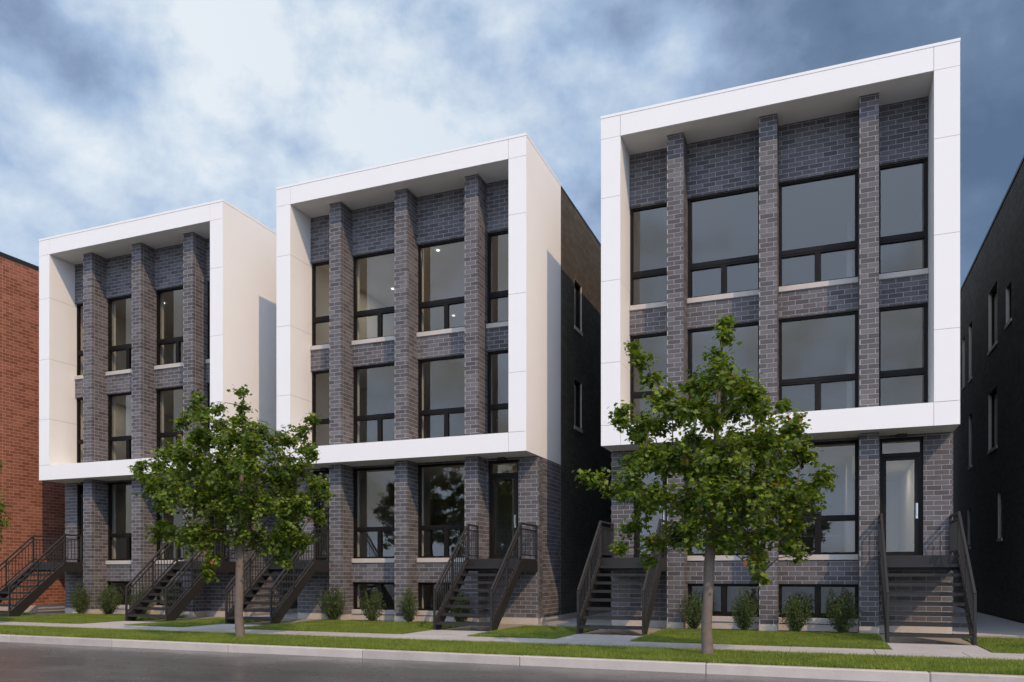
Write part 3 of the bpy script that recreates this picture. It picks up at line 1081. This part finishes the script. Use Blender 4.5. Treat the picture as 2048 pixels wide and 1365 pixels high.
def street_tree(name, base, clumps, trunk_pts, trunk_r, label, seed, dens=1.0):
    """clumps: (across, up, radius) in metres around the trunk foot; trunk_pts: (across, up)"""
    global rng
    rng = np.random.default_rng(seed)
    rnd = random.Random(seed)
    root = empty(name, base, label, 'tree', 'young maples along the kerb')
    P3 = [RV * a + FV * 0.03 * math.sin(i * 1.7) + Vector((0, 0, u)) for i, (a, u) in enumerate(trunk_pts)]
    tm = MB().chain(P3, trunk_r, 12)
    bm = MB()
    cs, ns, ss = [], [], []
    top = max(c[1] for c in clumps)
    done = []
    for (a, u, r) in sorted(clumps, key=lambda q: abs(q[0]) + 0.6 * abs(q[1] - 0.55 * top)):
        # deeper in the middle of the crown than at its tips
        half = 1.55 * math.sin(math.pi * min(1.0, max(0.06, (top + 0.25 - u) / (top - 0.9)))) ** 0.8
        half *= math.sqrt(max(0.08, 1 - (a / 2.4) ** 2))
        reps = 1 if r < 0.3 else (2 if r < 0.5 else 3)
        for q in range(reps):
            dep = rnd.uniform(-0.25, 0.25) if reps == 1 else (-half + 2 * half * (q + rnd.random()) / reps) * 0.8
            aa, uu = a + rnd.uniform(-.06, .06) * r, u + rnd.uniform(-.06, .06) * r
            c = RV * aa + FV * dep + Vector((0, 0, uu))
            # limb from the trunk to the clump
            ht = max(1.75, min(P3[-1].z, uu - 0.55 * math.hypot(aa, dep) - 0.1))
            k = next((i for i in range(len(P3) - 1) if P3[i + 1].z >= ht), len(P3) - 2)
            t = min(1, max(0, (ht - P3[k].z) / (P3[k + 1].z - P3[k].z)))
            s = P3[k].lerp(P3[k + 1], t)
            low = [q for q in done if q.z < c.z + 0.05 and (q - c).length < (s - c).length]
            if low:
                s = min(low, key=lambda q: (q - c).length)
            done.append(c)
            mid = s.lerp(c, 0.55) + Vector((rnd.uniform(-.06, .06), rnd.uniform(-.06, .06), 0.10))
            r0 = 0.008 + 0.007 * (c - s).length
            bm.chain([s, s.lerp(mid, 0.5) + Vector((0, 0, .02)), mid, c], [r0, r0 * 0.8, r0 * 0.6, 0.007], 5)
            nt = int(5 + 26 * r)
            nl_total = int(dens * 1250 * r ** 1.7 + 60)
            per = max(3, nl_total // nt)
            for i in range(nt):
                d = Vector((rnd.gauss(0, 1), rnd.gauss(0, 1), rnd.gauss(0, 0.9)))
                d.normalize()
                tip = c + d * r * (rnd.random() ** 0.45) * 0.98
                bm.chain([c + d * 0.02, c.lerp(tip, 0.5) + Vector((0, 0, 0.02)), tip], [0.006, 0.0045, 0.003], 3)
                for j in range(per):
                    w = rnd.random() ** 0.6
                    p = c.lerp(tip, w) + Vector((rnd.gauss(0, .055), rnd.gauss(0, .055), rnd.gauss(-0.01, .045)))
                    cs.append(p)
                    nn = Vector((rnd.gauss(0, .5), rnd.gauss(0, .5), 0.75 + rnd.gauss(0, .3))) + d * 0.45
                    ns.append(nn)
                    ss.append(rnd.uniform(0.048, 0.088))
    tm.build('trunk', 'bark', root, smooth=True)
    bm.build('branches', 'twig', root)
    me = leaves(np.array(cs), np.array(ns), np.array(ss), 'crown', 'leaf')
    link_mesh('crown', me, root, kind='stuff')
    return root


def px_clumps(lst, fx, fy, ppm):
    return [((x - fx) / ppm, (fy - y) / ppm, r / ppm) for (x, y, r) in lst]


CL_E = [(1447, 648, 15), (1441, 680, 20), (1436, 715, 24), (1428, 752, 40), (1425, 800, 55), (1270, 694, 17), (1283, 725, 24), (1305, 760, 30), (1318, 795, 36), (1330, 835, 42),
        (1247, 828, 26), (1236, 848, 16), (1285, 862, 38), (1390, 775, 34), (1375, 820, 45), (1480, 765, 30), (1515, 790, 28), (1475, 815, 45), (1530, 828, 32), (1560, 815, 16), (1420, 850, 45),
        (1335, 920, 62), (1275, 925, 40), (1195, 962, 26), (1170, 955, 13), (1222, 985, 24), (1255, 975, 40), (1410, 930, 75), (1500, 900, 75), (1565, 870, 42), (1590, 855, 20), (1590, 915, 48), (1635, 955, 26), (1652, 962, 12), (1615, 985, 38),
        (1300, 1000, 60), (1390, 1010, 80), (1490, 990, 85), (1570, 1010, 55), (1600, 1050, 34), (1270, 1055, 28), (1242, 1098, 12), (1310, 1085, 32), (1300, 1120, 18), (1370, 1070, 50), (1440, 1080, 48), (1520, 1070, 48), (1510, 1120, 30), (1525, 1155, 16), (1580, 1095, 30), (1610, 1108, 13)]
PPE = 126.0
street_tree('maple_tree', (3.29, -5.70, 0), px_clumps(CL_E, 1417, 1312, PPE), [(-0.01, -0.1), (0.0, 0.04), (-0.03, 0.45), (-0.01, 0.95), (0.02, 1.45), (0.05, 1.85), (0.05, 2.5), (0.07, 2.9), (0.13, 3.4), (0.16, 3.9), (0.2, 4.6), (0.24, 5.2)],
            [0.115, 0.095, 0.085, 0.082, 0.082, 0.085, 0.062, 0.058, 0.042, 0.034, 0.02, 0.008], 'young maple at the kerb in front of the nearest building, with a leafy spire', 11, 1.05)
CL_M = [(490, 788, 12), (484, 815, 18), (478, 845, 30), (385, 788, 15), (395, 815, 22), (440, 818, 16), (430, 845, 32), (375, 850, 24), (400, 875, 42), (475, 885, 50), (622, 838, 17), (605, 862, 26), (590, 890, 30), (535, 870, 32), (545, 905, 34), (620, 905, 26),
        (266, 938, 14), (285, 930, 18), (318, 935, 26), (350, 910, 34), (400, 925, 60), (470, 930, 62), (540, 945, 50), (590, 940, 38), (625, 970, 34), (645, 988, 16),
        (325, 975, 42), (330, 1010, 28), (390, 990, 70), (465, 1000, 70), (540, 1010, 62), (600, 1010, 44), (635, 1035, 22), (350, 1065, 38), (325, 1055, 20), (420, 1070, 50), (490, 1070, 40), (555, 1075, 44), (600, 1075, 30), (430, 1120, 28), (420, 1150, 16), (560, 1118, 26), (585, 1060, 30)]
street_tree('maple_tree', (-5.96, -5.67, 0), px_clumps(CL_M, 480, 1277, 99.2), [(0.0, -0.1), (0.0, 0.04), (-0.02, 0.5), (0.0, 1.0), (0.0, 1.5), (-0.01, 1.85), (0.02, 2.5), (0.03, 3.1), (0.05, 3.7), (0.06, 4.3), (0.08, 4.9)],
            [0.115, 0.095, 0.085, 0.085, 0.085, 0.08, 0.062, 0.05, 0.035, 0.02, 0.008], 'young maple at the kerb between the left and middle buildings', 23, 0.95)


def copy_tree(src, name, loc, rz, sc, label, group):
    c = src.copy()
    c.name = name
    C.objects.link(c)
    c.location = loc
    c.rotation_euler = (0, 0, rz)
    c.scale = (sc, sc, sc)
    c['label'] = label
    if group: c['group'] = group
    for ch in src.children:
        d = ch.copy()
        C.objects.link(d)
        d.parent = c
    return c


tree_e = next(o for o in C.objects if o.name == 'maple_tree')
copy_tree(tree_e, 'maple_tree', (-14.95, -5.7, 0), R(150), 1.0, 'young maple cut off by the left edge, leaf tips against the red brick', 'young maples along the kerb')
copy_tree(tree_e, 'maple_tree', (12.5, -5.7, 0), R(200), 1.0, 'young maple just past the right edge, shading the sidewalk', 'young maples along the kerb')
for i, (x, y, s, a) in enumerate(((-13.5, -29.0, 1.9, 40), (-21.5, -30.5, 2.1, 120), (-30.0, -29.0, 1.8, 260), (-40.0, -31.0, 2.2, 10))):
    copy_tree(tree_e, 'maple_tree', (x, y, 0), R(a), s, ['tall maple across the street mirrored in the middle building', 'big maple across the street mirrored left of the brick piers', 'smaller maple across the street mirrored in the west building', 'farthest maple across the street, faint in the west windows'][i], 'trees across the street')


# ------------------------------------------------------------------ shrubs
def shrub_mesh(seed):
    global rng
    rng = np.random.default_rng(seed)
    rnd = random.Random(seed)
    st = MB()
    cs, ns, ss = [], [], []
    for i in range(52):
        a = rnd.uniform(0, 2 * math.pi)
        sp = rnd.uniform(0.04, 0.40)
        h = rnd.uniform(0.60, 1.04) * (1.0 - 0.9 * max(0, sp - 0.12))
        b = Vector((rnd.uniform(-.07, .07), rnd.uniform(-.07, .07), -0.02))
        m = Vector((math.cos(a) * sp * 0.75, math.sin(a) * sp * 0.75, h * 0.45))
        t = Vector((math.cos(a) * sp * rnd.uniform(.8, 1.1), math.sin(a) * sp * rnd.uniform(.8, 1.1), h))
        st.chain([b, m, t], [0.006, 0.0045, 0.002], 4)
        for j in range(52):
            w = rnd.uniform(0.16, 1.0)
            p = (b.lerp(m, w * 2) if w < 0.5 else m.lerp(t, w * 2 - 1)) + Vector((rnd.gauss(0, .035), rnd.gauss(0, .035), rnd.gauss(0, .03)))
            cs.append(p)
            ns.append(Vector((rnd.gauss(0, .8), rnd.gauss(0, .8), rnd.gauss(0.3, .5))))
            ss.append(rnd.uniform(0.035, 0.06))
    lf = leaves(np.array(cs), np.array(ns), np.array(ss), 'foliage', 'shrub', [(0, 0), (0.2, 0.35), (0.14, 0.7), (0, 1), (-0.14, 0.7), (-0.2, 0.35)], 0.1)
    return st.mesh('stems', 'twig'), lf


smesh = [shrub_mesh(s) for s in (3, 4, 5)]
where = [['leftmost', 'second', 'third', 'rightmost'], ]
wb = ['building beside the red brick house', 'middle building', 'nearest building']
sxs = [[1.71, 2.93, 4.25, 5.6], [1.78, 3.07, 4.22, 5.72], [2.18, 3.30, 4.39, 5.36]]
k = 0
for bi, bx in enumerate(BX):
    for si, sx in enumerate(sxs[bi]):
        s = empty('shrub', (bx + sx, 0.14, 0), '%s upright green shrub in the bed of the %s' % (where[0][si], wb[bi]), 'shrub', 'shrubs along the basement windows')
        st, lf = smesh[k % 3]
        link_mesh('stems', st, s)
        link_mesh('foliage', lf, s, kind='stuff')
        s.rotation_euler = (0, 0, random.uniform(0, 6.28))
        q = random.uniform(0.94, 1.12)
        s.scale = (q * random.uniform(.92, 1.1), q, q)
        k += 1

# ------------------------------------------------------------------ bricks (those in view become parts of their own)
finish_bricks()


# ------------------------------------------------------------------ grass
def grass(rects, name):
    g = np.random.default_rng(99)
    V = []
    for (x0, x1, y0, y1, dens, hmin, hmax) in rects:
        n = int((x1 - x0) * (y1 - y0) * dens)
        x = g.uniform(x0, x1, n)
        y = g.uniform(y0, y1, n)
        h = g.uniform(hmin, hmax, n) * (0.75 + 0.5 * g.random(n))
        a = g.uniform(0, 2 * np.pi, n)
        w = g.uniform(0.0035, 0.0065, n)
        lean = g.normal(0, 0.55, (n, 2)) * h[:, None]
        p0 = np.stack([x - np.cos(a) * w, y - np.sin(a) * w, np.full(n, -0.012)], 1)
        p1 = np.stack([x + np.cos(a) * w, y + np.sin(a) * w, np.full(n, -0.012)], 1)
        p2 = np.stack([x + lean[:, 0], y + lean[:, 1], h], 1)
        V.append(np.stack([p0, p1, p2], 1).reshape(-1, 3))
    V = np.concatenate(V)
    me = fast_mesh(name, V, np.arange(len(V)), 3, 'grass')
    o = bpy.data.objects.new(name, me)
    C.objects.link(o)
    o['kind'] = 'stuff'
    o['label'] = 'short mown green grass on the verge and front lawns'
    o['category'] = 'grass'


gr = [(-16.0, 10.5, KY + 0.17, SY0 + 0.01, 6500, 0.03, 0.062)]
for (a, b, c, d) in lawn_rects[1:]:
    gr.append((max(a, -21), min(b, 12.0), c + 0.0, d, 4200, 0.025, 0.05))
grass(gr, 'grass')
